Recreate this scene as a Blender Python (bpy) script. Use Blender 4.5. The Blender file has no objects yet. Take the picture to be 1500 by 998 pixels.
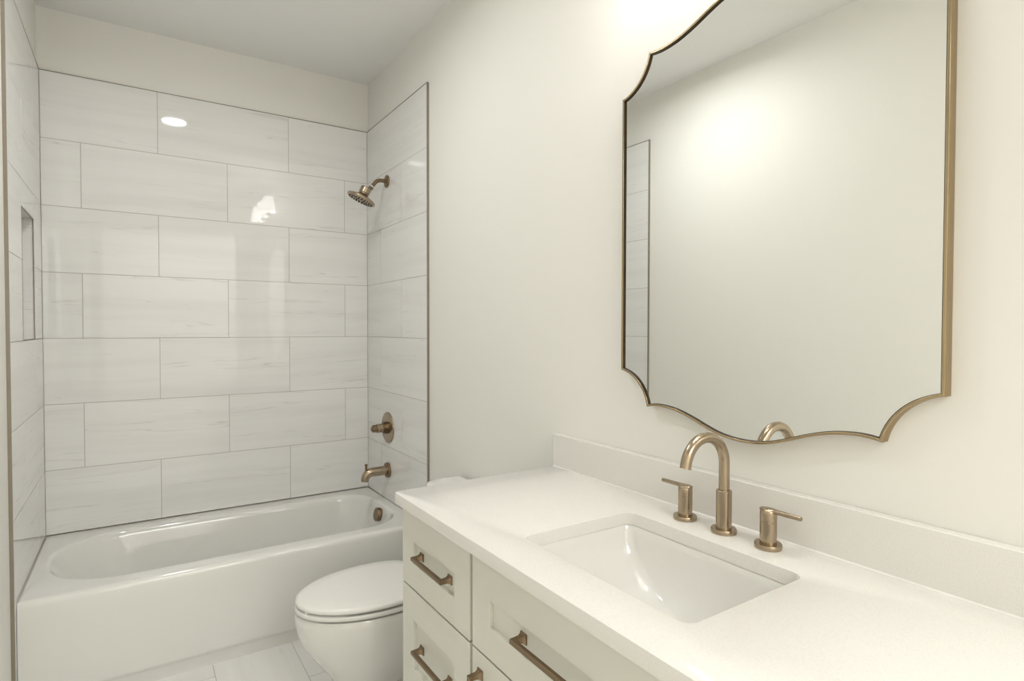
import bpy, bmesh, math, random
from mathutils import Vector, Matrix
PI = math.pi
scene = bpy.context.scene
COL = scene.collection
random.seed(7)

# ------------------------------------------------------------------ camera, exposure, light
F_PX = 841.69
cam_d = bpy.data.cameras.new('camera')
cam_d.sensor_width = 36.0
cam_d.lens = F_PX / 1500 * 36.0
cam_d.clip_start = 0.01
cam = bpy.data.objects.new('camera', cam_d)
COL.objects.link(cam)
cam.matrix_world = (Matrix.Translation((-1.1844, -3.3861, 1.3642)) @ Matrix.Rotation(-0.5825, 4, 'Z')
                    @ Matrix.Rotation(PI / 2 - 0.0206, 4, 'X') @ Matrix.Rotation(0.0015, 4, 'Z'))
scene.camera = cam
vs = scene.view_settings
vs.view_transform = 'Standard'; vs.look = 'None'; vs.gamma = 1.0
vs.use_curve_mapping = False
vs.exposure = 0.03
LIGHT_COL = (0.983, 0.996, 0.995)
P_VANITY = 1.2        # watts of each of the three bulbs
P_CAN = 8.8          # the downlight over the bath
P_HALL_FILL = 96.0         # fill lamp in the assumed hallway, added to brighten the room
world = bpy.data.worlds.new('world'); scene.world = world
world.use_nodes = True
world.node_tree.nodes['Background'].inputs[0].default_value = (0.9, 0.92, 1.0, 1)
world.node_tree.nodes['Background'].inputs[1].default_value = 0.3

CEIL = 2.83
TB, RP, CP = 0.396, 0.3065, 0.6227          # tile: bottom line, row pitch, column pitch
TT = TB + 7 * RP                             # top of the tiling
XL, XLP, XRP, YBP = -1.532, -1.542, 0.01, 0.01   # left tile face, painted planes
YT = -0.845                                  # front edge of the tiling
YF = -3.95                                   # wall behind the camera
VC = -2.577                                  # centre line of vanity, sink, mirror and lamp

# ------------------------------------------------------------------ materials
def srgb(r, g, b):
    f = lambda c: (c / 255 / 12.92) if c / 255 <= 0.04045 else ((c / 255 + 0.055) / 1.055) ** 2.4
    return (f(r), f(g), f(b), 1)
def mat(name, col, rough=0.5, metal=0.0, ior=1.5, coat=0.0):
    m = bpy.data.materials.new(name); m.use_nodes = True
    b = m.node_tree.nodes['Principled BSDF']
    b.inputs['Base Color'].default_value = col
    b.inputs['Roughness'].default_value = rough
    b.inputs['Metallic'].default_value = metal
    b.inputs['IOR'].default_value = ior
    b.inputs['Coat Weight'].default_value = coat
    b.inputs['Coat Roughness'].default_value = 0.05
    return m
def nodes(m): return m.node_tree.nodes, m.node_tree.links, m.node_tree.nodes['Principled BSDF']

def paint(name, col, rough=0.55, bump=0.02, scale=350):
    m = mat(name, col, rough); N, L, b = nodes(m)
    tc = N.new('ShaderNodeTexCoord'); n = N.new('ShaderNodeTexNoise'); bp = N.new('ShaderNodeBump')
    n.inputs['Scale'].default_value = scale; n.inputs['Detail'].default_value = 3
    bp.inputs['Strength'].default_value = bump; bp.inputs['Distance'].default_value = 0.002
    L.new(tc.outputs['Object'], n.inputs['Vector']); L.new(n.outputs['Fac'], bp.inputs['Height']); L.new(bp.outputs['Normal'], b.inputs['Normal'])
    return m
M_WALL = paint('wall_paint', srgb(242, 240, 233), 0.6, 0.03)
M_CEIL = paint('ceiling_paint', srgb(247, 247, 245), 0.75, 0.04, 250)
M_TRIMW = paint('white_trim_paint', srgb(236, 234, 226), 0.35, 0.0)
M_CAB = paint('cabinet_paint', srgb(226, 224, 213), 0.38, 0.0)

def tile_mat(name, base, vein, rough, fine=1.0):
    """pale porcelain with faint long veins; UV: u along the vein, v across it, metres"""
    m = mat(name, base, rough); N, L, b = nodes(m)
    uv = N.new('ShaderNodeUVMap')
    w = N.new('ShaderNodeTexNoise'); w.inputs['Scale'].default_value = 2.2; w.inputs['Detail'].default_value = 2
    L.new(uv.outputs['UV'], w.inputs['Vector'])
    mx = N.new('ShaderNodeMix'); mx.data_type = 'VECTOR'; mx.inputs['Factor'].default_value = 0.05
    L.new(uv.outputs['UV'], mx.inputs[4]); L.new(w.outputs['Color'], mx.inputs[5])
    mp = N.new('ShaderNodeMapping'); mp.inputs['Scale'].default_value = (0.75, 15.0, 1); mp.inputs['Rotation'].default_value = (0, 0, 0.6)
    L.new(mx.outputs[1], mp.inputs['Vector'])
    n1 = N.new('ShaderNodeTexNoise'); n1.inputs['Scale'].default_value = 1.6 * fine; n1.inputs['Detail'].default_value = 3.5; n1.inputs['Roughness'].default_value = 0.5
    L.new(mp.outputs[0], n1.inputs['Vector'])
    # thin wisps where the noise crosses its middle value
    r1 = N.new('ShaderNodeValToRGB'); e = r1.color_ramp.elements
    e[0].position = 0.484; e[0].color = (0, 0, 0, 1); e[1].position = 0.516; e[1].color = (0, 0, 0, 1)
    k = r1.color_ramp.elements.new(0.5); k.color = (1, 1, 1, 1)
    L.new(n1.outputs['Fac'], r1.inputs[0])
    n2 = N.new('ShaderNodeTexNoise'); n2.inputs['Scale'].default_value = 1.3; n2.inputs['Detail'].default_value = 2
    L.new(mp.outputs[0], n2.inputs['Vector'])
    r2 = N.new('ShaderNodeValToRGB'); r2.color_ramp.elements[0].position = 0.5; r2.color_ramp.elements[1].position = 0.7
    L.new(n2.outputs['Fac'], r2.inputs[0])
    mu = N.new('ShaderNodeMath'); mu.operation = 'MULTIPLY'; L.new(r1.outputs[0], mu.inputs[0]); L.new(r2.outputs[0], mu.inputs[1])
    n3 = N.new('ShaderNodeTexNoise'); n3.inputs['Scale'].default_value = 0.9 * fine; n3.inputs['Detail'].default_value = 3
    L.new(mp.outputs[0], n3.inputs['Vector'])
    ad = N.new('ShaderNodeMath'); ad.operation = 'MULTIPLY_ADD'; ad.inputs[1].default_value = 0.35; ad.use_clamp = True
    r3 = N.new('ShaderNodeMapRange'); r3.inputs[1].default_value = 0.45; r3.inputs[2].default_value = 0.75
    L.new(n3.outputs['Fac'], r3.inputs[0]); L.new(r3.outputs[0], ad.inputs[0]); L.new(mu.outputs[0], ad.inputs[2])
    mc = N.new('ShaderNodeMix'); mc.data_type = 'RGBA'
    mc.inputs[6].default_value = base; mc.inputs[7].default_value = vein
    L.new(ad.outputs[0], mc.inputs['Factor']); L.new(mc.outputs[2], b.inputs['Base Color'])
    return m
M_TILE = tile_mat('wall_tile_porcelain', srgb(241, 240, 237), srgb(219, 217, 213), 0.035)
M_FTILE = tile_mat('floor_tile_porcelain', srgb(236, 235, 230), srgb(218, 216, 210), 0.28)
M_GROUT = mat('grout', srgb(186, 181, 171), 0.9)
M_EDGE = mat('metal_edge_trim', srgb(152, 143, 130), 0.4, 0.6)
M_ACR = mat('bath_enamel', srgb(233, 232, 226), 0.12, coat=0.4)
M_CER = mat('white_ceramic', srgb(236, 234, 228), 0.07, coat=0.5)
M_SEAT = mat('toilet_seat_plastic', srgb(238, 236, 230), 0.22)
M_DARK = mat('dark_rubber', srgb(60, 55, 48), 0.6)
M_MIRROR = mat('mirror_silver', (0.93, 0.94, 0.92, 1), 0.0, 1.0)
M_WHITEMET = mat('white_enamelled_metal', srgb(238, 236, 230), 0.4)

def quartz():
    m = mat('white_quartz', srgb(236, 233, 226), 0.14); N, L, b = nodes(m)
    tc = N.new('ShaderNodeTexCoord'); n = N.new('ShaderNodeTexNoise'); r = N.new('ShaderNodeValToRGB')
    n.inputs['Scale'].default_value = 420; n.inputs['Detail'].default_value = 2
    r.color_ramp.elements[0].position = 0.36; r.color_ramp.elements[0].color = srgb(231, 228, 220)
    r.color_ramp.elements[1].position = 0.5; r.color_ramp.elements[1].color = srgb(237, 234, 228)
    L.new(tc.outputs['Object'], n.inputs['Vector']); L.new(n.outputs['Fac'], r.inputs[0]); L.new(r.outputs[0], b.inputs['Base Color'])
    return m
M_QUARTZ = quartz()
def brushed(name, c, rough, ani_axis=2, metal=1.0):
    m = mat(name, c, rough, metal); N, L, b = nodes(m)
    tc = N.new('ShaderNodeTexCoord'); mp = N.new('ShaderNodeMapping'); n = N.new('ShaderNodeTexNoise')
    s = [900, 900, 900]; s[ani_axis] = 12; mp.inputs['Scale'].default_value = s
    n.inputs['Scale'].default_value = 1.0; n.inputs['Detail'].default_value = 2
    mr = N.new('ShaderNodeMapRange'); mr.inputs[3].default_value = rough * 0.92; mr.inputs[4].default_value = rough * 1.08
    L.new(tc.outputs['Object'], mp.inputs[0]); L.new(mp.outputs[0], n.inputs[0]); L.new(n.outputs['Fac'], mr.inputs[0]); L.new(mr.outputs[0], b.inputs['Roughness'])
    return m
M_BRONZE = brushed('champagne_bronze', srgb(172, 156, 134), 0.25)
M_BRONZE_D = brushed('brushed_bronze_pull', srgb(140, 121, 98), 0.34, 1)
M_FRAME = brushed('antique_brass_frame', srgb(172, 154, 124), 0.25)
M_RETURN = mat('dark_bronze_return', srgb(62, 50, 34), 0.45, 0.7)
M_SPOUT = mat('satin_bronze', srgb(172, 156, 134), 0.27, 1.0)
def emis(name, col, s):
    m = mat(name, (0.9, 0.88, 0.84, 1), 0.5); N, L, b = nodes(m)
    b.inputs['Emission Color'].default_value = (*col, 1); b.inputs['Emission Strength'].default_value = s
    return m
M_SHADE = emis('lit_lamp_shade', (1, 0.985, 0.985), 7.5)
M_LENS = emis('lit_downlight_lens', (1, 0.98, 0.93), 7.0)

# ------------------------------------------------------------------ mesh helpers
class MB:
    def __init__(s): s.v, s.f, s.uv = [], [], []
    def quad_uv(s, pts, uvs):
        i = len(s.v); s.v += [tuple(p) for p in pts]; s.f.append(tuple(range(i, i + len(pts)))); s.uv.append(uvs)
    def box(s, x0, x1, y0, y1, z0, z1):
        i = len(s.v)
        s.v += [(x, y, z) for z in (z0, z1) for y in (y0, y1) for x in (x0, x1)]
        for q in ((0, 2, 3, 1), (4, 5, 7, 6), (0, 1, 5, 4), (2, 6, 7, 3), (0, 4, 6, 2), (1, 3, 7, 5)):
            s.f.append(tuple(i + k for k in q)); s.uv.append(None)
        return s
    def loft(s, rings, cap0=False, cap1=False, closed=False):
        base = len(s.v); n = len(rings[0])
        for r in rings: s.v += [tuple(p) for p in r]
        R = len(rings)
        for k in range(R if closed else R - 1):
            a, b = base + k * n, base + ((k + 1) % R) * n
            for j in range(n):
                s.f.append((a + j, a + (j + 1) % n, b + (j + 1) % n, b + j)); s.uv.append(None)
        if cap0: s.f.append(tuple(base + j for j in range(n))[::-1]); s.uv.append(None)
        if cap1: s.f.append(tuple(base + (R - 1) * n + j for j in range(n))); s.uv.append(None)
        return s
    def tube(s, path, rad, n=20, cap=True):
        """rad: number or list; path: points"""
        P = [Vector(p) for p in path]; rings = []
        t0 = (P[1] - P[0]).normalized()
        up = Vector((0, 0, 1)) if abs(t0.z) < 0.9 else Vector((0, 1, 0))
        u = t0.cross(up).normalized()
        for i, p in enumerate(P):
            if i == 0: t = P[1] - P[0]
            elif i == len(P) - 1: t = P[-1] - P[-2]
            else: t = (P[i + 1] - P[i]).normalized() + (P[i] - P[i - 1]).normalized()
            if t.length < 1e-9: t = t0
            t.normalize(); t0 = t
            u = (u - t * u.dot(t)).normalized(); w = t.cross(u)
            r = rad[i] if isinstance(rad, (list, tuple)) else rad
            rings.append([p + (u * math.cos(2 * PI * k / n) + w * math.sin(2 * PI * k / n)) * r for k in range(n)])
        return s.loft(rings, cap, cap)
    def lathe(s, prof, origin, axis, n=40, cap=True):
        """prof: list of (distance along axis, radius)"""
        a = Vector(axis).normalized(); up = Vector((0, 0, 1)) if abs(a.z) < 0.9 else Vector((0, 1, 0))
        u = a.cross(up).normalized(); w = a.cross(u); o = Vector(origin)
        return s.loft([[o + a * d + (u * math.cos(2 * PI * k / n) + w * math.sin(2 * PI * k / n)) * r for k in range(n)] for d, r in prof], cap, cap)
    def build(s, name, m, parent=None, smooth=40, bevel=0, seg=2, loc=None):
        me = bpy.data.meshes.new(name); me.from_pydata(s.v, [], s.f)
        if any(u is not None for u in s.uv):
            ul = me.uv_layers.new(name='UVMap')
            for p, u in zip(me.polygons, s.uv):
                for li, k in zip(p.loop_indices, range(p.loop_total)):
                    ul.data[li].uv = u[k] if u is not None else (0, 0)
        else:
            bm = bmesh.new(); bm.from_mesh(me)
            bmesh.ops.remove_doubles(bm, verts=bm.verts, dist=1e-6)
            bmesh.ops.recalc_face_normals(bm, faces=bm.faces); bm.to_mesh(me); bm.free()
        me.materials.append(m)
        if smooth:
            for p in me.polygons: p.use_smooth = True
            me.set_sharp_from_angle(angle=math.radians(smooth))
        o = bpy.data.objects.new(name, me); COL.objects.link(o)
        if loc is not None: o.location = loc
        if parent is not None: o.parent = parent
        if bevel:
            b = o.modifiers.new('bevel', 'BEVEL'); b.width = bevel; b.segments = seg; b.limit_method = 'ANGLE'; b.angle_limit = math.radians(35)
            b.harden_normals = False
        return o
def local(parent_loc):
    """helper: child vertices are written in world space and shifted to the parent's base"""
    return tuple(-c for c in parent_loc)
def thing(name, label, cat, loc=(0, 0, 0), group=None):
    o = bpy.data.objects.new(name, None); COL.objects.link(o); o.location = loc; o.empty_display_size = 0.1
    o['label'] = label; o['category'] = cat
    if group: o['group'] = group
    return o
def part(mb, name, m, parent, **k):
    """mb in world coordinates -> child of parent (an object standing at its base, no rotation)"""
    root = parent; off = Vector((0, 0, 0))
    while root is not None: off += root.location; root = root.parent
    mb.v = [tuple(Vector(p) - off) for p in mb.v]
    return mb.build(name, m, parent, **k)
def struct(mb, name, m, parent=None, **k):
    o = mb.build(name, m, parent, **k)
    if parent is None: o['kind'] = 'structure'
    return o
def rrect(x0, x1, y0, y1, r, z, seg=8, sub=6):
    """rounded rectangle ring; r one radius or four (x1y1, x0y1, x0y0, x1y0); z number or function"""
    if not isinstance(r, (list, tuple)): r = [r] * 4
    cs = [(x1 - r[0], y1 - r[0], 0, r[0]), (x0 + r[1], y1 - r[1], PI / 2, r[1]), (x0 + r[2], y0 + r[2], PI, r[2]), (x1 - r[3], y0 + r[3], 1.5 * PI, r[3])]
    corner = [[(cx + rr * math.cos(a + PI / 2 * k / seg), cy + rr * math.sin(a + PI / 2 * k / seg)) for k in range(seg + 1)] for cx, cy, a, rr in cs]
    pts = []
    for i in range(4):
        pts += corner[i]; a, b = corner[i][-1], corner[(i + 1) % 4][0]
        for k in range(1, sub): t = k / sub; pts.append((a[0] + (b[0] - a[0]) * t, a[1] + (b[1] - a[1]) * t))
    zf = z if callable(z) else (lambda x, y: z)
    return [(x, y, zf(x, y)) for x, y in pts]

# ------------------------------------------------------------------ the room shell
struct(MB().box(XLP - .12, XRP + .12, YF - .12, YBP + .12, -0.14, -0.012), 'floor', M_GROUT, smooth=0)
FLOOR = bpy.data.objects['floor']
struct(MB().box(XLP - .12, XRP + .12, YF - .12, YBP + .12, CEIL, CEIL + .12), 'ceiling', M_CEIL, smooth=0)
struct(MB().box(XLP - .12, XRP + .12, YBP, YBP + .12, -.012, CEIL), 'wall_back', M_WALL, smooth=0)
struct(MB().box(XRP, XRP + .12, YF, YBP, -.012, CEIL), 'wall_right', M_WALL, smooth=0)
NY0, NY1, NZ0, NZ1, ND = -0.56, -0.245, TB + 3 * RP, 1.826, 0.09      # niche in the left wall
w = MB(); X0, X1 = XLP - .12, XLP
w.box(X0, X1, YF, NY0, -.012, CEIL).box(X0, X1, NY1, YBP, -.012, CEIL).box(X0, X1, NY0, NY1, -.012, NZ0).box(X0, X1, NY0, NY1, NZ1, CEIL)
struct(w, 'wall_left', M_WALL, smooth=0)
DX0, DX1, DZ = -1.46, -0.16, 2.44                                      # doorway behind the camera, opening widened to let the hallway fill in
w = MB(); w.box(XLP, DX0, YF - .12, YF, -.012, CEIL).box(DX1, XRP, YF - .12, YF, -.012, CEIL).box(DX0, DX1, YF - .12, YF, DZ, CEIL)
struct(w, 'wall_front', M_WALL, smooth=0)

# floor tiles: long side runs towards the bath
t = MB(); g = 0.0012; rnd = random.Random(3)
xs = [-1.542 + 0.0, -1.235, -0.93, -0.625, -0.32, 0.01]
for c in range(5):
    y = 0.01; off = [0.30, 0.285, 0.49, 0.18, 0.40][c]
    ys = [0.01]; yy = -0.892 + (c - 1) * 0.2038 + 0.611 * 3
    while yy > 0.01: yy -= 0.611
    while yy > YF: ys.append(yy); yy -= 0.611
    ys.append(YF)
    for a, b in zip(ys[:-1], ys[1:]):
        x0, x1, y0, y1 = xs[c] + g, xs[c + 1] - g, b + g, a - g
        u0, v0 = rnd.uniform(0, 50), rnd.uniform(0, 50)
        t.quad_uv([(x0, y0, 0), (x1, y0, 0), (x1, y1, 0), (x0, y1, 0)], [(u0 + p[1] - y0, v0 + p[0] - x0) for p in ((x0, y0), (x1, y0), (x1, y1), (x0, y1))])
        for (ax, ay), (bx, by) in (((x0, y0), (x1, y0)), ((x1, y0), (x1, y1)), ((x1, y1), (x0, y1)), ((x0, y1), (x0, y0))):
            t.quad_uv([(ax, ay, -.012), (bx, by, -.012), (bx, by, 0), (ax, ay, 0)], [(u0, v0)] * 4)
struct(t, 'floor_tile', M_FTILE, FLOOR, smooth=0)
struct(MB().box(XLP, XRP, YF, YBP, -.012, -0.0012), 'floor_grout', M_GROUT, FLOOR, smooth=0)

def tiled_wall(parent, P, a0, a1, joints_even, joints_odd, nrm_in, hole=None, seed=1):
    """P(a, z, d): wall coordinate a, height z, depth d off the wall face -> world point"""
    rnd = random.Random(seed); t = MB(); g = 0.0013
    def box(b0, b1, z0, z1, plane, u0, v0, s):
        pts = [(b0, z0), (b1, z0), (b1, z1), (b0, z1)]
        front = [P(a, z, plane(a, z)) for a, z in pts]; back = [P(a, z, -0.0098) for a, z in pts]
        uv = [(u0 + (a - a0), v0 + (z - z0)) for a, z in pts]
        t.quad_uv(front, uv)
        for i in range(4):
            j = (i + 1) % 4
            t.quad_uv([front[i], back[i], back[j], front[j]], [uv[i]] * 4)
    for row in range(7):                       # row 0 is the topmost
        z1 = TT - row * RP; z0 = z1 - RP
        js = sorted([a0] + [j for j in (joints_even if row % 2 == 0 else joints_odd) if a0 < j < a1] + [a1])
        for b0, b1 in zip(js[:-1], js[1:]):
            cx, cz = (b0 + b1) / 2, (z0 + z1) / 2
            kx, kz = rnd.uniform(-1, 1) * 0.0012, rnd.uniform(-1, 1) * 0.0022
            plane = lambda a, z, kx=kx, kz=kz, cx=cx, cz=cz: (a - cx) * kx + (z - cz) * kz
            u0, v0 = rnd.uniform(0, 80), rnd.uniform(0, 80); s = 1
            A0, A1, Z0, Z1 = b0 + g, b1 - g, z0 + g, z1 - g
            if hole and hole[0] < A1 and hole[1] > A0 and hole[2] < Z1 and hole[3] > Z0 + 1e-3:
                h0, h1, hz0, hz1 = max(hole[0], A0), min(hole[1], A1), max(hole[2], Z0), min(hole[3], Z1)
                if h0 > A0: box(A0, h0, Z0, Z1, plane, u0, v0, s)
                if h1 < A1: box(h1, A1, Z0, Z1, plane, u0, v0, s)
                if hz0 > Z0 + 2e-3: box(h0, h1, Z0, hz0, plane, u0, v0, s)
                if hz1 < Z1: box(h0, h1, hz1, Z1, plane, u0, v0, s)
            else: box(A0, A1, Z0, Z1, plane, u0, v0, s)
    return struct(t, 'wall_tile', M_TILE, parent, smooth=0)

WB, WR, WL = (bpy.data.objects[n] for n in ('wall_back', 'wall_right', 'wall_left'))
tiled_wall(WB, lambda a, z, d: (a, -d, z), XL, 0.0, [-1.0742, -0.4515], [-1.3836, -0.761, -0.138], 1, seed=5)
tiled_wall(WR, lambda a, z, d: (-d, a, z), YT + .004, 0.0, [-0.222], [-0.532], 1, seed=6)
tiled_wall(WL, lambda a, z, d: (XL + d, a, z), YT + .004, 0.0, [-0.222], [-0.532], 1, hole=(NY0, NY1, NZ0, NZ1), seed=8)
GD = 0.0012
struct(MB().box(XL, 0, GD, YBP, TB - .01, TT), 'grout', M_GROUT, WB, smooth=0)
struct(MB().box(GD, XRP, YT + .002, YBP, TB - .01, TT), 'grout', M_GROUT, WR, smooth=0)
gl = MB()
for y0, y1, z0, z1 in ((YT + .002, NY0, TB - .01, TT), (NY1, YBP, TB - .01, TT), (NY0, NY1, TB - .01, NZ0), (NY0, NY1, NZ1, TT)):
    gl.box(XLP, XL - GD, y0, y1, z0, z1)
struct(gl, 'grout', M_GROUT, WL, smooth=0)
# metal edging strips of the tiling
struct(MB().box(XL, 0.0, -.0008, YBP, TT, TT + .0028), 'edge_trim', M_EDGE, WB, smooth=0)
struct(MB().box(-.0008, XRP, YT - .002, YT + .003, TB - .4, TT + .0028).box(-.0008, XRP, YT, 0, TT, TT + .0028), 'edge_trim', M_EDGE, WR, smooth=0)
struct(MB().box(XLP, XL + .0008, YT - .002, YT + .003, 0, TT + .0028).box(XLP, XL + .0008, YT, 0, TT, TT + .0028), 'edge_trim', M_EDGE, WL, smooth=0)
# tile below deck level in front of the bath on each side
for wl, xa, xb in ((WR, 0.0, XRP), (WL, XLP, XL)):
    b = MB(); b.box(xa, xb, YT + .003, -0.800, 0.0, TB - .0005); struct(b, 'wall_tile', M_TILE, wl, smooth=0)

# niche box lined with tile
n = MB(); xf, xb = XL - .002, XLP - ND
NY0, NY1, NZ0, NZ1 = NY0 + .001, NY1 - .001, NZ0 + .001, NZ1 - .001
def nq(pts, u, v): n.quad_uv(pts, [(u + p[1] * 1.0, v + p[2]) if abs(pts[0][0] - pts[2][0]) < 1e-6 else (u + p[0], v + p[1] + p[2]) for p in pts])
zj = TB + 4 * RP
nq([(xb, NY0, NZ0), (xb, NY1, NZ0), (xb, NY1, zj - .0013), (xb, NY0, zj - .0013)], 3, 7)
nq([(xb, NY0, zj + .0013), (xb, NY1, zj + .0013), (xb, NY1, NZ1), (xb, NY0, NZ1)], 23, 17)
nq([(xf, NY1, NZ0), (xb, NY1, NZ0), (xb, NY1, NZ1), (xf, NY1, NZ1)], 13, 9)
nq([(xf, NY0, NZ0), (xb, NY0, NZ0), (xb, NY0, NZ1), (xf, NY0, NZ1)], 33, 2)
nq([(xf, NY0, NZ0), (xb, NY0, NZ0), (xb, NY1, NZ0), (xf, NY1, NZ0)], 43, 12)
nq([(xf, NY0, NZ1), (xb, NY0, NZ1), (xb, NY1, NZ1), (xf, NY1, NZ1)], 53, 22)
struct(n, 'niche_lining', M_TILE, WL, smooth=0)
struct(MB().box(xb - .02, xb - .001, NY0 - .01, NY1 + .01, NZ0 - .01, NZ1 + .01), 'niche_grout', M_GROUT, WL, smooth=0)
e = .0035; n = MB(); xe = XL + .0008
xt = XL - .003; n.box(xt, xe, NY0, NY0 + e, NZ0, NZ1).box(xt, xe, NY1 - e, NY1, NZ0, NZ1).box(xt, xe, NY0 + e, NY1 - e, NZ0, NZ0 + e).box(xt, xe, NY0 + e, NY1 - e, NZ1 - e, NZ1)
struct(n, 'niche_trim', M_EDGE, WL, smooth=0)

# baseboards, doorway, door
def baseb(name, x0, x1, y0, y1):
    b = MB().box(x0, x1, y0, y1, 0, .125); struct(b, name, M_TRIMW, bevel=.004)
baseb('baseboard_left', XLP, XLP + .014, YF, YT - .003)
baseb('baseboard_right', XRP - .014, XRP, -1.878, YT - .003)
struct(MB().box(DX1 + .075, XRP, YF, YF + .014, 0, .125), 'baseboard_front', M_TRIMW, bevel=.004)
c = MB(); c.box(DX0 - .07, DX0, YF, YF + .018, 0, DZ + .07).box(DX1, DX1 + .07, YF, YF + .018, 0, DZ + .07).box(DX0 - .07, DX1 + .07, YF, YF + .02, DZ, DZ + .07)
c.box(DX0, DX0 + .018, YF - .12, YF, 0, DZ).box(DX1 - .018, DX1, YF - .12, YF, 0, DZ).box(DX0, DX1, YF - .12, YF, DZ - .018, DZ)
struct(c, 'trim_1', M_TRIMW, bevel=.003)
# assumed hallway out of view beyond the doorway, added to light the room
h = MB(); hx0, hx1, hy = -2.6, 1.0, YF - 2.4
h.box(hx0, hx1, hy - .1, hy, 0, CEIL).box(hx0 - .1, hx0, hy, YF - .12, 0, CEIL).box(hx1, hx1 + .1, hy, YF - .12, 0, CEIL)
h.box(hx0, XLP - .12, YF - .14, YF - .12, 0, CEIL).box(XRP + .12, hx1, YF - .14, YF - .12, 0, CEIL)
struct(h, 'wall_added_hallway', M_WALL, smooth=0)
struct(MB().box(hx0, hx1, hy, YF - .12, -.1, -.001), 'floor_added_hallway', mat('hall_wood', srgb(196, 182, 162), .5), smooth=0)
struct(MB().box(hx0, hx1, hy, YF - .12, CEIL, CEIL + .1), 'ceiling_added_hallway', M_CEIL, smooth=0)
def area(name, loc, rot, sx, sy, p, col=LIGHT_COL, spread=PI):
    l = bpy.data.lights.new(name, 'AREA'); l.shape = 'RECTANGLE'; l.size = sx; l.size_y = sy; l.energy = p; l.color = col; l.spread = spread
    o = bpy.data.objects.new(name, l); COL.objects.link(o); o.location = loc; o.rotation_euler = rot; return o
area('hallway_fill_light', (-0.3, YF - 1.2, CEIL - .02), (0, 0, 0), 2.0, 1.6, P_HALL_FILL)  # added fill lamp, lights the bathroom through the doorway

# ------------------------------------------------------------------ bathtub
TY0, TY1, TX0, TX1 = -0.81, -0.001, XL + .0004, -0.001
dz = lambda x, y: 0.3975 - y * 0.0155
def off(d): return lambda x, y: dz(x, y) + d
tub = thing('bathtub', 'white alcove bathtub with plain front apron set between the three tiled walls', 'bathtub', (-.766, -.40, 0))
R = []
E0, E1 = 24, 4
def OF(fi, z, r=.004): return rrect(TX0, TX1, TY0 + fi, TY1, r, z, 12, 16)
R += [OF(.012, 0.0), OF(.012, .046), OF(.009, .052), OF(.001, .060), OF(0, .07), OF(0, .2), OF(0.003, .34), OF(.0045, .385), OF(.007, .397), OF(.012, .404), OF(.020, off(-.001)), OF(.030, off(0))]
def I(x0, x1, y0, y1, r, z): return rrect(x0, x1, y0, y1, r, z, 12, 16)
rr = [.17, .24, .26, .19]
R += [I(-1.505, -.035, -.742, -.055, [.20, .28, .30, .22], off(0)), I(-1.497, -.043, -.731, -.066, [.195, .275, .295, .215], off(0)), I(-1.490, -.050, -.722, -.075, [.19, .27, .29, .21], off(0)),
      I(-1.484, -.055, -.717, -.081, [.185, .265, .285, .205], off(-.0015)),
      I(-1.477, -.060, -.711, -.088, [.18, .26, .28, .20], off(-.006)),
      I(-1.470, -.0645, -.706, -.094, [.175, .25, .27, .19], off(-.015)),
      I(-1.455, -.070, -.701, -.100, [.17, .24, .26, .18], off(-.035)),
      I(-1.40, -.088, -.688, -.118, [.16, .22, .23, .17], off(-.12)),
      I(-1.33, -.108, -.672, -.138, [.15, .19, .20, .16], off(-.22)),
      I(-1.26, -.130, -.655, -.158, [.14, .17, .17, .15], off(-.29)),
      I(-1.20, -.158, -.628, -.185, [.12, .14, .14, .12], off(-.325)),
      I(-1.13, -.205, -.58, -.235, [.09, .10, .10, .09], .083),
      I(-.95, -.40, -.45, -.36, [.03] * 4, .080)]
b = MB().loft(R, True, True)
part(b, 'tub_shell', M_ACR, tub, smooth=50)
ck = MB(); ck.box(XL + .002, -.002, -.0045, -.0004, .392, .4010); zz = lambda y: dz(0, y)
for xa, xb_ in ((-.0045, -.0004), (XL + .0004, XL + .0045)):
    ck.loft([[(xa, y, zz(y) - .006), (xb_, y, zz(y) - .006), (xb_, y, zz(y) + .0032), (xa, y, zz(y) + .0032)] for y in (-.002, TY0 + .02)], True, True)
part(ck, 'caulk', M_GROUT, tub, smooth=0)
# overflow plate on the end wall under the spout
ax = Vector((-1, 0, .20)).normalized()
ov = part(MB().lathe([(-.004, .034), (.004, .036), (.018, .036), (.021, .034), (.0215, .030), (.0215, .002)], (-.077, -.395, .352), ax), 'overflow_plate', M_BRONZE_D, tub, smooth=35)
ov['label'] = 'round bronze overflow plate'
dr = part(MB().lathe([(0, .036), (.004, .036), (.006, .033), (.006, .024), (.012, .022), (.013, .018)], (-.36, -.405, .080), (0, 0, 1)), 'drain', M_BRONZE_D, tub, smooth=35)
dr['label'] = 'bronze tub drain stopper'

# ------------------------------------------------------------------ shower head, valve, tub spout
SY = -0.328
sh = thing('wall_shower', 'brushed bronze shower head on a bent arm high on the right tiled wall', 'shower head', (0, SY, 2.18))
part(MB().lathe([(0, .033), (.004, .0345), (.008, .033), (.011, .027), (.011, .012)], (0, SY, 2.18), (-1, 0, 0)), 'flange', M_BRONZE_D, sh, smooth=35)
arm = [(-.008, SY, 2.18), (-.035, SY, 2.18)]
for k in range(11):
    a = math.radians(52) * k / 10; arm.append((-.035 - .045 * math.sin(a), SY, 2.18 - .045 * (1 - math.cos(a))))
d = Vector((-math.cos(math.radians(52)), 0, -math.sin(math.radians(52))))
e = Vector(arm[-1]) + d * .030; arm.append(tuple(e))
part(MB().tube(arm, .0105, 20), 'arm', M_BRONZE_D, sh, smooth=40)
part(MB().tube([tuple(e - d * .002), tuple(e + d * .006)], .0125, 20), 'washer', M_WHITEMET, sh, smooth=40)
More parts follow.
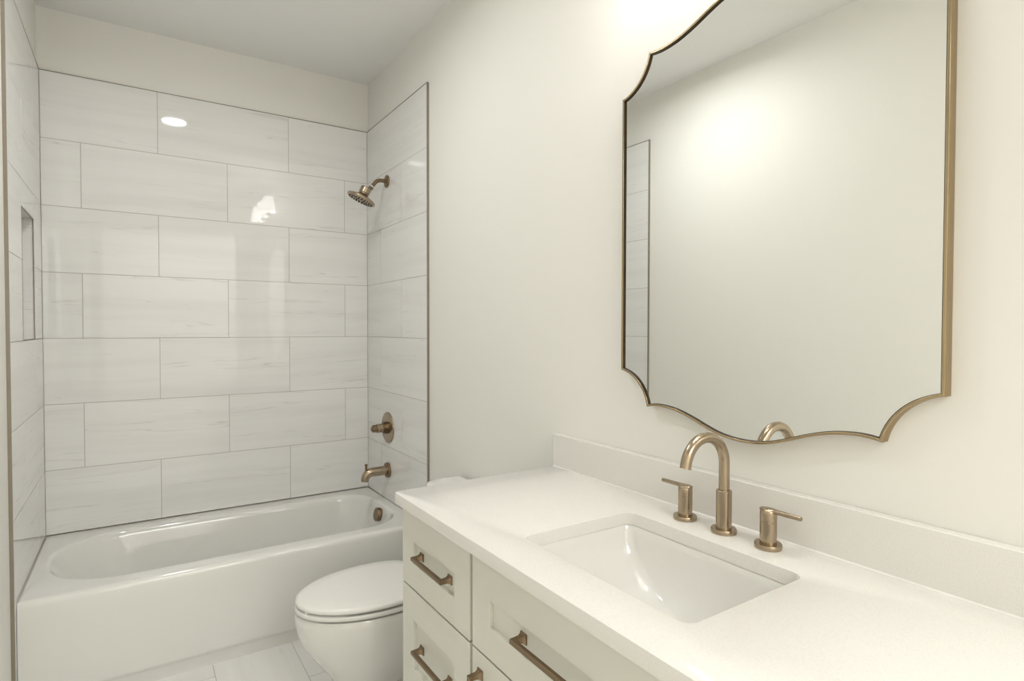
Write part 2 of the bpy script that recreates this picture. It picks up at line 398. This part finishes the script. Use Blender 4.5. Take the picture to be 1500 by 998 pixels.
hd = Vector((-.39, .13, -.91)).normalized()
e2 = e + d * .014
part(MB().tube([tuple(e + d * .004), tuple(e2)], .013, 20), 'swivel', M_BRONZE_D, sh, smooth=40)
hs = Vector((-.150, SY, 2.061)) - hd * .075
part(MB().lathe([(0, .010), (.002, .026), (.006, .029), (.034, .029), (.037, .027), (.037, .024), (.041, .024), (.044, .030), (.050, .036), (.0605, .068), (.066, .077), (.0735, .0785), (.077, .077), (.079, .073), (.079, .01)], hs, hd, 48), 'head', M_SPOUT, sh, smooth=30)
nz = MB(); u = hd.cross(Vector((0, 1, 0))).normalized(); w_ = hd.cross(u); fc = hs + hd * .079
for rr_, cnt in ((.064, 26), (.05, 18), (.035, 12), (.019, 7)):
    for k in range(cnt):
        a = 2 * PI * k / cnt; p = fc + (u * math.cos(a) + w_ * math.sin(a)) * rr_
        nz.lathe([(0, .0028), (.003, .0024), (.0045, .0014)], p, hd, 8)
nzo = part(nz, 'nozzle', M_DARK, sh, smooth=40); nzo['kind'] = 'stuff'; nzo['label'] = 'dark rubber spray nozzles'

vv = thing('shower_valve', 'bronze round shower valve with stepped knob on the tiled wall above the tub spout', 'shower valve', (0, -.333, .811))
part(MB().lathe([(0, .086), (.003, .087), (.006, .086), (.0075, .083), (.0075, .03)], (0, -.333, .811), (-1, 0, 0), 64), 'escutcheon', M_BRONZE, vv, smooth=35)
part(MB().lathe([(.006, .034), (.009, .034), (.009, .031), (.017, .031), (.017, .0335), (.024, .0335), (.024, .030), (.032, .030), (.032, .0275), (.036, .0275), (.036, .002)], (0, -.333, .811), (-1, 0, 0), 48), 'collar', M_BRONZE_D, vv, smooth=30)
k = part(MB().lathe([(.034, .0245), (.048, .0245), (.048, .022), (.052, .022), (.052, .0245), (.066, .0245), (.068, .022), (.068, .002)], (0, -.333, .811), (-1, 0, 0), 48), 'knob', M_BRONZE, vv, smooth=30)
part(MB().lathe([(.066, .021), (.090, .021), (.097, .013), (.100, .006), (.100, .001)], (0, -.333, .811), (-1, 0, 0), 8), 'knob_tip', M_BRONZE_D, k, smooth=20)

ts = thing('tub_spout', 'bronze tub spout with small diverter knob on the tiled wall over the bathtub', 'tub spout', (0, -.333, .573))
part(MB().lathe([(0, .042), (.012, .042), (.0145, .040), (.0145, .029), (.020, .028)], (0, -.333, .573), (-1, 0, 0), 48), 'flange', M_BRONZE_D, ts, smooth=35)
path = [(-.010, -.333, .573), (-.05, -.333, .573), (-.095, -.333, .573)]
for q in range(1, 9):
    a = math.radians(84) * q / 8; path.append((-.095 - .040 * math.sin(a), -.333, .573 - .040 * (1 - math.cos(a))))
path.append((-.1360, -.333, .527))
part(MB().tube(path, [.0255] * 3 + [.0255 - .0006 * q for q in range(9)], 28), 'spout', M_SPOUT, ts, smooth=40)
dk = part(MB().lathe([(0, .0065), (.028, .0065), (.029, .0080), (.037, .0080), (.038, .0065), (.038, .001)], (-.128, -.333, .583), (0, 0, 1), 20), 'diverter_knob', M_BRONZE_D, ts, smooth=35)

# ------------------------------------------------------------------ toilet
TYC = -1.383
def egg(xf, xb, hw, z, xw=None, sq=2.0, sqb=2.6, n=64):
    """ring: front tip at x = xf (negative), back at xb, widest half width hw at xw"""
    if xw is None: xw = xf + (xb - xf) * .55
    pts = []
    for i in range(n):
        a = 2 * PI * i / n; ca, sa = math.cos(a), math.sin(a)
        if ca < 0: x = xw - (xw - xf) * abs(ca) ** (2 / sq); y = hw * math.copysign(abs(sa) ** (2 / sq), sa)
        else: x = xw + (xb - xw) * abs(ca) ** (2 / sqb); y = hw * math.copysign(abs(sa) ** (2 / sqb), sa)
        pts.append((x, TYC + y, z))
    return pts
toi = thing('toilet', 'white two piece toilet with closed elongated lid between the bathtub and the vanity', 'toilet', (-.40, TYC, 0))
b = MB()
b.loft([egg(-.600, -.405, .060, 0.0, -.50), egg(-.618, -.400, .108, 0.0, -.50, 2.4, 4), egg(-.620, -.400, .110, .012, -.50, 2.4, 4), egg(-.612, -.40, .102, .06, -.50, 2.3, 4), egg(-.612, -.39, .104, .11, -.50, 2.2, 4),
        egg(-.622, -.24, .118, .150, -.47, 2.2, 3), egg(-.648, -.14, .138, .185, -.45, 2.1, 3), egg(-.684, -.09, .158, .235, -.44), egg(-.716, -.07, .172, .285, -.44),
        egg(-.732, -.06, .180, .33, -.44), egg(-.738, -.05, .184, .37, -.44), egg(-.737, -.05, .184, .388, -.44), egg(-.731, -.055, .179, .395, -.44), egg(-.70, -.07, .15, .396, -.44), egg(-.5, -.3, .04, .396, -.44)], True, True)
# trapway and rear foot behind the front column
b.loft([[(x, TYC + y, z) for x, y in ((-.41, -.062), (-.41, .062), (-.10, .062), (-.10, -.062))] for z in (0.0, .16)], True, True)
b.loft([[(x, TYC + y, z) for x, y in ((-.40, -s), (-.40, s), (-.09, s), (-.09, -s))] for s, z in ((.10, 0), (.098, .022), (.07, .03))], True, True)
part(b, 'bowl', M_CER, toi, smooth=50)
for s in (-1, 1):
    part(MB().lathe([(0, .011), (.008, .011), (.014, .008), (.016, .002)], (-.25, TYC + s * .084, .024), (0, 0, 1), 16), 'bolt_cap', M_CER, toi, smooth=50)
seat = part(MB().loft([egg(-.715, -.25, .162, .4020, -.45), egg(-.735, -.25, .181, .4022, -.45), egg(-.738, -.25, .184, .4050, -.45), egg(-.738, -.25, .184, .415, -.45), egg(-.735, -.252, .182, .4178, -.45), egg(-.715, -.27, .162, .4182, -.45), egg(-.60, -.30, .10, .4182, -.45)], True, True), 'seat', M_SEAT, toi, smooth=50)
lid = part(MB().loft([egg(-.715, -.262, .162, .4245, -.46), egg(-.733, -.26, .179, .4247, -.46), egg(-.736, -.258, .182, .4275, -.46), egg(-.736, -.258, .182, .434, -.46), egg(-.732, -.26, .179, .4395, -.46), egg(-.722, -.265, .171, .4425, -.46), egg(-.66, -.30, .13, .4450, -.46), egg(-.5, -.38, .04, .446, -.46)], True, True), 'lid', M_SEAT, toi, smooth=50)
for (x, y) in ((-.712, TYC + .045), (-.712, TYC - .045), (-.38, TYC + .165), (-.38, TYC - .165)):
    part(MB().box(x - .008, x + .008, y - .014, y + .014, .4175, .4255), 'lid_bumper', M_SEAT, toi, smooth=0)
for x, y in ((-.722, TYC - .02), (-.38, TYC + .165), (-.38, TYC - .165)):
    part(MB().box(x - .006, x + .006, y - .006, y + .006, .3950, .4030), 'seat_bumper', M_SEAT, toi, smooth=0)
for s in (-1, 1):
    part(MB().tube([(-.262, TYC + s * .075 - .02, .424), (-.262, TYC + s * .075 + .02, .424)], .014, 16), 'hinge', M_SEAT, toi, smooth=50)
def tring(x0, x1, hw, z, rf=.085, rb=.012): return rrect(x0, x1, TYC - hw, TYC + hw, [rb, rf, rf, rb], z, 8, 6)
part(MB().loft([tring(-.175, -.012, .175, .37), tring(-.182, -.012, .182, .40), tring(-.184, -.012, .194, .55), tring(-.186, -.012, .200, .694), tring(-.184, -.014, .198, .696)], True, True), 'tank', M_CER, toi, smooth=50)
part(MB().loft([tring(-.184, -.006, .200, .698), tring(-.190, -.004, .206, .701), tring(-.192, -.004, .208, .717), tring(-.189, -.006, .205, .725), tring(-.180, -.012, .197, .729), tring(-.15, -.03, .17, .7305)], True, True), 'tank_lid', M_CER, toi, smooth=50)
fl = part(MB().lathe([(0, .013), (.010, .013), (.012, .011), (.012, .002)], (-.187, TYC + .145, .645), (-1, 0, 0), 20).tube([(-.203, TYC + .150, .645), (-.205, TYC + .11, .641), (-.205, TYC + .075, .636)], [.006, .006, .0075], 12), 'flush_lever', M_BRONZE_D, toi, smooth=50)
fl['label'] = 'bronze flush lever'

# ------------------------------------------------------------------ vanity cabinet
VY1, VY0 = -1.880, -3.274           # far and near ends
FX, BXF = -0.560, -0.539            # drawer face plane, carcass face
ZC = 0.8755
van = thing('vanity_cabinet', 'white shaker vanity cabinet with bronze pulls under the quartz worktop', 'cabinet', (-.27, VC, 0))
b = MB()
b.box(BXF, XRP - .001, VY1 - .018, VY1, 0, ZC).box(BXF, XRP - .001, VY0, VY0 + .018, 0, ZC)
b.box(BXF, BXF + .018, VY0 + .018, VY1 - .018, ZC - .022, ZC).box(BXF, BXF + .018, VY0 + .018, VY1 - .018, .10, .115)
b.box(BXF, XRP - .001, VY0 + .018, VY1 - .018, .115, .13)
for y in (-2.272, -2.882): b.box(BXF, XRP - .03, y - .009, y + .009, .13, ZC - .022)
b.box(-.012, XRP - .001, VY0 + .018, VY1 - .018, .13, ZC - .022)
part(b, 'carcass', M_CAB, van, smooth=0)
part(MB().box(-.48, -.465, VY0 + .018, VY1 - .018, 0, .10), 'toe_kick', M_CAB, van, smooth=0)
def shaker(name, y0, y1, z0, z1, rail=.0735, zt=None, zb=None):
    zt = rail if zt is None else zt; zb = rail if zb is None else zb
    b = MB(); o0 = [(y0, z0), (y1, z0), (y1, z1), (y0, z1)]; i0 = [(y0 + rail, z0 + zb), (y1 - rail, z0 + zb), (y1 - rail, z1 - zt), (y0 + rail, z1 - zt)]
    rg = lambda x, pp: [(x, y, z) for y, z in pp]
    ins = lambda pp, d: [(pp[0][0] + d, pp[0][1] + d), (pp[1][0] - d, pp[1][1] + d), (pp[2][0] - d, pp[2][1] - d), (pp[3][0] + d, pp[3][1] - d)]
    b.loft([rg(BXF - .0005, o0), rg(FX + .0012, o0), rg(FX, ins(o0, .0012)), rg(FX, ins(i0, -.0008)), rg(FX + .0008, i0), rg(FX + .0095, i0)], True, True)
    return part(b, name, M_CAB, van, smooth=25)
def bar_pull(parent, p, axis, L, base_x):
    """square bar pull; p = centre on the surface plane (y, z), axis 'y' or 'z', L = overall length"""
    y, z = p; hb = .0055; xo = base_x - .032; b = MB()
    P = (lambda x, a, c: (x, y + a, z + c)) if axis == 'y' else (lambda x, a, c: (x, y + c, z + a))
    rg = lambda x, a, s1, s2: [P(x, a + i * s1, j * s2) for i, j in ((-1, -1), (1, -1), (1, 1), (-1, 1))]
    for s in (-1, 1):
        a = s * (L / 2 - hb)
        b.loft([rg(base_x, a, .0105, .0105), rg(base_x - .0025, a, .0105, .0105), rg(base_x - .0045, a, .0080, .0080), rg(base_x - .010, a, .0058, .0058), rg(xo + 2 * hb - .001, a, .0052, .0052)], True, True)
    bar = [[P(x, a, c) for x, c in ((xo, -hb * .62), (xo + hb * .38, -hb), (xo + hb * 1.7, -hb), (xo + 2 * hb, -hb * .7), (xo + 2 * hb, hb * .7), (xo + hb * 1.7, hb), (xo + hb * .38, hb), (xo, hb * .62))] for a in (-L / 2 + .0006, L / 2 - .0006)]
    b.loft(bar, True, True)
    o = part(b, 'handle', M_BRONZE_D, parent, smooth=25); o['label'] = 'bronze square bar pull'; return o
RX = FX + .0095
for (y0, y1) in ((-2.2655, -1.8825), (-3.2715, -2.8885)):
    yc = (y0 + y1) / 2
    for z0, z1 in ((.6605, .8660), (.3605, .6555), (.1100, .3555)):
        dd = shaker('drawer', y0, y1, z0, z1, .0735, .079 if z1 > .8 else .0815, .068 if z1 > .8 else .0815)
        bar_pull(dd, (yc, .7575 if z1 > .8 else (z0 + z1) / 2), 'y', .173, RX)
dd = shaker('drawer', -2.8755, -2.2785, .6605, .8660, .0745, .079, .068)
bar_pull(dd, (VC, .7575), 'y', .228, RX)
dd = shaker('door', -2.8755, -2.2785, .1100, .6555, .0745, .0745, .0745)
bar_pull(dd, (-2.3155, .530), 'z', .173, FX)

# worktop with the undermount cutout
CX0, CX1, CY0, CY1, CZ0, CZ1 = -.5785, XRP - .0005, -3.291, -1.8635, .876, .906
SX0, SX1, SY0, SY1 = -.474, -.149, -2.8035, -2.3505
wt = MB()
def co(i, z): return rrect(CX0 + i, CX1 - i, CY0 + i, CY1 - i, [.003, .014, .014, .003], z, 8, 8)
def ci(i, z, r=.024): return rrect(SX0 - i, SX1 + i, SY0 - i, SY1 + i, r, z, 8, 8)
wt.loft([co(0, CZ0), co(0, CZ1 - .002), co(.0006, CZ1 - .0006), co(.002, CZ1), ci(.0015, CZ1), ci(.0004, CZ1 - .0005), ci(0, CZ1 - .0018), ci(0, CZ0)], closed=True)
o = wt.build('worktop', M_QUARTZ, smooth=35); o['label'] = 'white quartz worktop with a rectangular sink cutout on the shaker vanity'; o['category'] = 'worktop'
o = MB().box(-.0165, XRP - .0005, CY0, -1.8635, CZ1, 1.0125).build('backsplash', M_QUARTZ, bevel=.0015); o['label'] = 'low white quartz backsplash standing along the wall below the mirror'; o['category'] = 'backsplash'

MB().loft([[(-.0164, y, CZ1 + .0001), (-.0164, y, CZ1 + .0030), (-.0194, y, CZ1 + .0001)] for y in (CY0, -1.8645)], True, True).build('caulk', M_TRIMW, o, smooth=0)

# undermount basin
sk = thing('sink', 'white rectangular undermount sink basin below the worktop cutout', 'sink', (-.31, VC, .72))
HX, HY, cx = .166, .229, (SX0 + SX1) / 2
def sr(hx, hy, z, r, dx=0): return rrect(cx + dx - hx, cx + dx + hx, VC - hy, VC + hy, r, z, 8, 10)
rings = [sr(HX + .02, HY + .02, CZ0 - .0002, .03), sr(HX - .001, HY - .001, CZ0 - .0002, .024), sr(HX - .003, HY - .003, CZ0 - .003, .024)]
for q in range(1, 13):
    th = PI / 2 * q / 12; dpt = math.sin(th); c_ = math.cos(th)
    rings.append(sr((HX - .004) - .052 * (1 - c_) ** 1.3 - .010 * dpt, (HY - .004) - .185 * (1 - c_), CZ0 - .003 - .142 * dpt, .026 + .02 * q / 12 if q < 11 else .036))
rings += [sr(.06, .03, CZ0 - .1465, .029)]
outer = [sr(.07, .04, CZ0 - .165, .03), sr(HX - .02, HY - .06, CZ0 - .155, .04), sr(HX + .01, HY + .01, CZ0 - .05, .03), sr(HX + .02, HY + .02, CZ0 - .012, .03), sr(HX + .02, HY + .02, CZ0 - .0002, .03)]
part(MB().loft(rings, False, True).loft(outer, True, False), 'basin', M_CER, sk, smooth=60)
d_ = part(MB().lathe([(0, .030), (.003, .030), (.0045, .027), (.0045, .020), (.010, .019), (.012, .015), (.012, .001)], (cx, VC, CZ0 - .1465), (0, 0, 1), 32), 'drain', M_BRONZE, sk, smooth=35)
d_['label'] = 'bronze pop-up drain'

# ------------------------------------------------------------------ faucet
FXC = -.078; zt_ = CZ1
fa = thing('faucet', 'brushed bronze widespread faucet with a tall curved spout behind the sink', 'faucet', (FXC, VC + .002, zt_))
sp_y = VC + .002
part(MB().lathe([(0.0002, .0275), (.002, .0280), (.0085, .0280), (.0105, .0270), (.0105, .0175)], (FXC, sp_y, zt_), (0, 0, 1), 48), 'base_ring', M_BRONZE, fa, smooth=35)
part(MB().lathe([(.009, .0172), (.012, .0170), (.095, .0170), (.0965, .0158), (.0965, .011)], (FXC, sp_y, zt_), (0, 0, 1), 48), 'sleeve', M_BRONZE, fa, smooth=35)
pth = [(FXC, sp_y, zt_ + .09), (FXC, sp_y, zt_ + .12)]
rc, zc = .0655, 1.0615
for q in range(0, 29):
    a = math.radians(172) * q / 28; pth.append((FXC - rc + rc * math.cos(a), sp_y, zc + rc * math.sin(a)))
pth.append((pth[-1][0] - .0012, sp_y, pth[-1][2] - .004))
part(MB().tube(pth, .0118, 28), 'spout', M_SPOUT, fa, smooth=45)
for s, hy_ in ((1, -2.4665), (-1, -2.6835)):
    hd_ = part(MB().lathe([(.0095, .0165), (.012, .0168), (.056, .0168), (.0565, .0162), (.058, .0162), (.0585, .0168), (.074, .0168), (.079, .0160), (.0815, .0140), (.083, .009), (.083, .001)], (FXC, hy_, zt_), (0, 0, 1), 48), 'handle', M_BRONZE, fa, smooth=35)
    part(MB().lathe([(0.0002, .0270), (.002, .0275), (.0085, .0275), (.0105, .0265), (.0105, .0172)], (FXC, hy_, zt_), (0, 0, 1), 48), 'base_ring', M_BRONZE, fa, smooth=35)
    # lever: flat tapering tongue over the cap that becomes a round rod
    rg = []
    for yy, wx, hz in ((-.0165, .007, .0035), (-.012, .0115, .0042), (-.004, .0145, .0048), (.006, .0125, .0050), (.013, .0085, .0050), (.020, .0058, .0050), (.030, .0050, .0050), (.0695, .0048, .0048), (.0710, .0042, .0042)):
        rg.append([(FXC + wx * math.cos(2 * PI * k_ / 20), hy_ + s * yy, zt_ + .0795 + hz * math.sin(2 * PI * k_ / 20)) for k_ in range(20)])
    part(MB().loft(rg, True, True), 'lever', M_BRONZE, hd_, smooth=45)

# ------------------------------------------------------------------ mirror
def mirror_outline():
    yl, yr = -2.1830, -2.9710; half = (yl - yr) / 2; ym = (yl + yr) / 2
    zl, zh = 1.2475, 2.0140; zm = (zl + zh) / 2; hz = (zh - zl) / 2
    cusp = (half - .0995, 1.1515 - zm)            # from centre: (|y|, z)
    q = []                                        # lower right quarter: from (half, -hz) to (0, lowest)
    # concave arc bulging towards the mirror's centre
    A = Vector((half, -hz)); B_ = Vector(cusp)
    n = 14; mid = (A + B_) / 2; ch = B_ - A; nr = Vector((-ch.y, ch.x)).normalized()
    if nr.dot(Vector((-1, 1))) < 0: nr = -nr
    sag = .0215
    Rr = (ch.length ** 2 / 4 + sag ** 2) / (2 * sag); c0 = mid - nr * (Rr - sag)
    a0 = math.atan2(A.y - c0.y, A.x - c0.x); a1 = math.atan2(B_.y - c0.y, B_.x - c0.x)
    while a1 - a0 > PI: a1 -= 2 * PI
    while a1 - a0 < -PI: a1 += 2 * PI
    for k_ in range(n + 1):
        a = a0 + (a1 - a0) * k_ / n; q.append((c0.x + Rr * math.cos(a), c0.y + Rr * math.sin(a)))
    # ogee to the lowest point
    prof = [(0, 1.1030), (.035, 1.1050), (.07, 1.1112), (.105, 1.1222), (.14, 1.1350), (.17, 1.1447), (.20, 1.1520), (.23, 1.1560), (.26, 1.1568), (.285, 1.1540), (cusp[0], 1.1515)]
    def cr(x):
        for i in range(len(prof) - 1):
            if prof[i][0] <= x <= prof[i + 1][0] + 1e-9:
                p0 = prof[i - 1] if i > 0 else (-prof[1][0], prof[1][1]); p1, p2 = prof[i], prof[i + 1]; p3 = prof[i + 2] if i + 2 < len(prof) else (2 * p2[0] - p1[0], 2 * p2[1] - p1[1])
                m1 = (p2[1] - p0[1]) / (p2[0] - p0[0]); m2 = (p3[1] - p1[1]) / (p3[0] - p1[0]); h_ = p2[0] - p1[0]; t_ = (x - p1[0]) / h_
                return (2 * t_**3 - 3 * t_**2 + 1) * p1[1] + (t_**3 - 2 * t_**2 + t_) * h_ * m1 + (-2 * t_**3 + 3 * t_**2) * p2[1] + (t_**3 - t_**2) * h_ * m2
    m_ = 40
    for k_ in range(1, m_ + 1):
        x = cusp[0] * (1 - k_ / m_); q.append((x, cr(x) - zm))
    Q1 = q                                        # (+|y|) lower quarter, ends at centre bottom
    low = [(-a, c_) for a, c_ in q]               # towards -y (near side)
    out = [(ym - a, zm + c_) for a, c_ in Q1]                              # near side lower, corner -> centre
    out += [(ym + a, zm + c_) for a, c_ in reversed(Q1[:-1])]              # far side lower, centre -> corner
    out += [(ym + a, zm - c_) for a, c_ in Q1]                             # far side upper
    out += [(ym - a, zm - c_) for a, c_ in reversed(Q1[:-1])]              # near side upper
    corners = []
    return out
OUT = mirror_outline()
def inset(poly, d):
    n = len(poly); res = []
    area_ = sum(poly[i][0] * poly[(i + 1) % n][1] - poly[(i + 1) % n][0] * poly[i][1] for i in range(n))
    sg = 1 if area_ > 0 else -1
    for i in range(n):
        p0, p1, p2 = Vector(poly[i - 1]), Vector(poly[i]), Vector(poly[(i + 1) % n])
        e1, e2 = (p1 - p0).normalized(), (p2 - p1).normalized()
        n1, n2 = Vector((-e1.y, e1.x)) * sg, Vector((-e2.y, e2.x)) * sg
        m_ = (n1 + n2).normalized(); k_ = d / max(.35, m_.dot(n1)); res.append(tuple(p1 + m_ * k_))
    return res
mi = thing('mirror', 'large wall mirror with a thin brass frame and scalloped corners above the vanity', 'mirror', (XRP, VC, 1.63))
ring = lambda d, x: [(x, y, z) for y, z in (OUT if d == 0 else inset(OUT, d))]
MF = -.0170       # front of the frame
part(MB().loft([ring(0, XRP - .0005), ring(0, MF + .0008), ring(.0008, MF), ring(.0050, MF), ring(.0056, MF + .0006), ring(.0056, XRP - .0005)], closed=True), 'frame', M_FRAME, mi, smooth=50)
part(MB().loft([ring(.0055, MF + .0012), ring(.0055, MF + .014), ring(.0066, MF + .014), ring(.0066, MF + .0012)], closed=True), 'frame_return', M_RETURN, mi, smooth=50)
part(MB().loft([ring(.0060, MF + .0062), ring(.0060, MF + .010)], True, True), 'mirror_glass', M_MIRROR, mi, smooth=0)

# ------------------------------------------------------------------ lamps
va = thing('wall_lamp', 'three light bronze vanity lamp with tapered white shades on the wall above the mirror', 'lamp', (XRP, VC, 2.40))
part(MB().loft([rrect(-.09, .09, -.05, .05, .045, 0, 8, 6), rrect(-.09, .09, -.05, .05, .045, .012, 8, 6), rrect(-.08, .08, -.04, .04, .038, .020, 8, 6)], True, True), 'back_plate', M_BRONZE, None, smooth=40)
bpn = bpy.data.objects['back_plate']; bpn.parent = va; bpn.rotation_euler = (PI / 2, 0, -PI / 2); bpn.location = (0, 0, 0)
part(MB().tube([(-.055, VC - .27, 2.40), (-.055, VC + .27, 2.40)], .007, 14).tube([(XRP - .015, VC, 2.40), (-.055, VC, 2.40)], .009, 14), 'crossbar', M_BRONZE, va, smooth=50)
for s in (-1, 0, 1):
    y = VC + s * .27
    ap = [(-.055 - .08 * math.sin(PI * k_ / 20), y, 2.40 - .035 * math.sin(PI * k_ / 10)) for k_ in range(11)]
    ap.append((-.135, y, 2.42))
    armo = part(MB().tube(ap, .0055, 12), 'arm', M_BRONZE, va, smooth=50)
    part(MB().lathe([(0, .008), (.006, .024), (.010, .024), (.012, .012), (.045, .012), (.045, .002)], (-.135, y, 2.415), (0, 0, 1), 24), 'candle_cup', M_BRONZE, armo, smooth=35)
    shd = part(MB().lathe([(0, .066), (.135, .043), (.135, .0415), (0, .0645), (0, .066)], (-.135, y, 2.448), (0, 0, 1), 40, cap=False), 'lamp_shade', M_SHADE, va, smooth=30)
    l = bpy.data.lights.new('bulb', 'POINT'); l.energy = P_VANITY; l.color = LIGHT_COL; l.shadow_soft_size = .022
    lo = bpy.data.objects.new('bulb', l); COL.objects.link(lo); lo.location = (-.135, y, 2.532)
can = thing('recessed_downlight', 'round white recessed downlight in the ceiling in front of the bathtub', 'downlight', (-.93, -1.365, CEIL))
part(MB().lathe([(0, .095), (.004, .093), (.006, .085), (.004, .078), (.0005, .076), (.0005, .07)], (-.93, -1.365, CEIL), (0, 0, -1), 48, cap=False), 'trim_ring', M_WHITEMET, can, smooth=40)
part(MB().lathe([(0.0008, .077), (.0015, .02), (.0015, .001)], (-.93, -1.365, CEIL), (0, 0, -1), 48), 'lens', M_LENS, can, smooth=40)
l = bpy.data.lights.new('downlight', 'AREA'); l.shape = 'DISK'; l.size = .14; l.energy = P_CAN; l.spread = math.radians(170); l.color = LIGHT_COL
lo = bpy.data.objects.new('downlight', l); COL.objects.link(lo); lo.location = (-.93, -1.365, CEIL - .008)
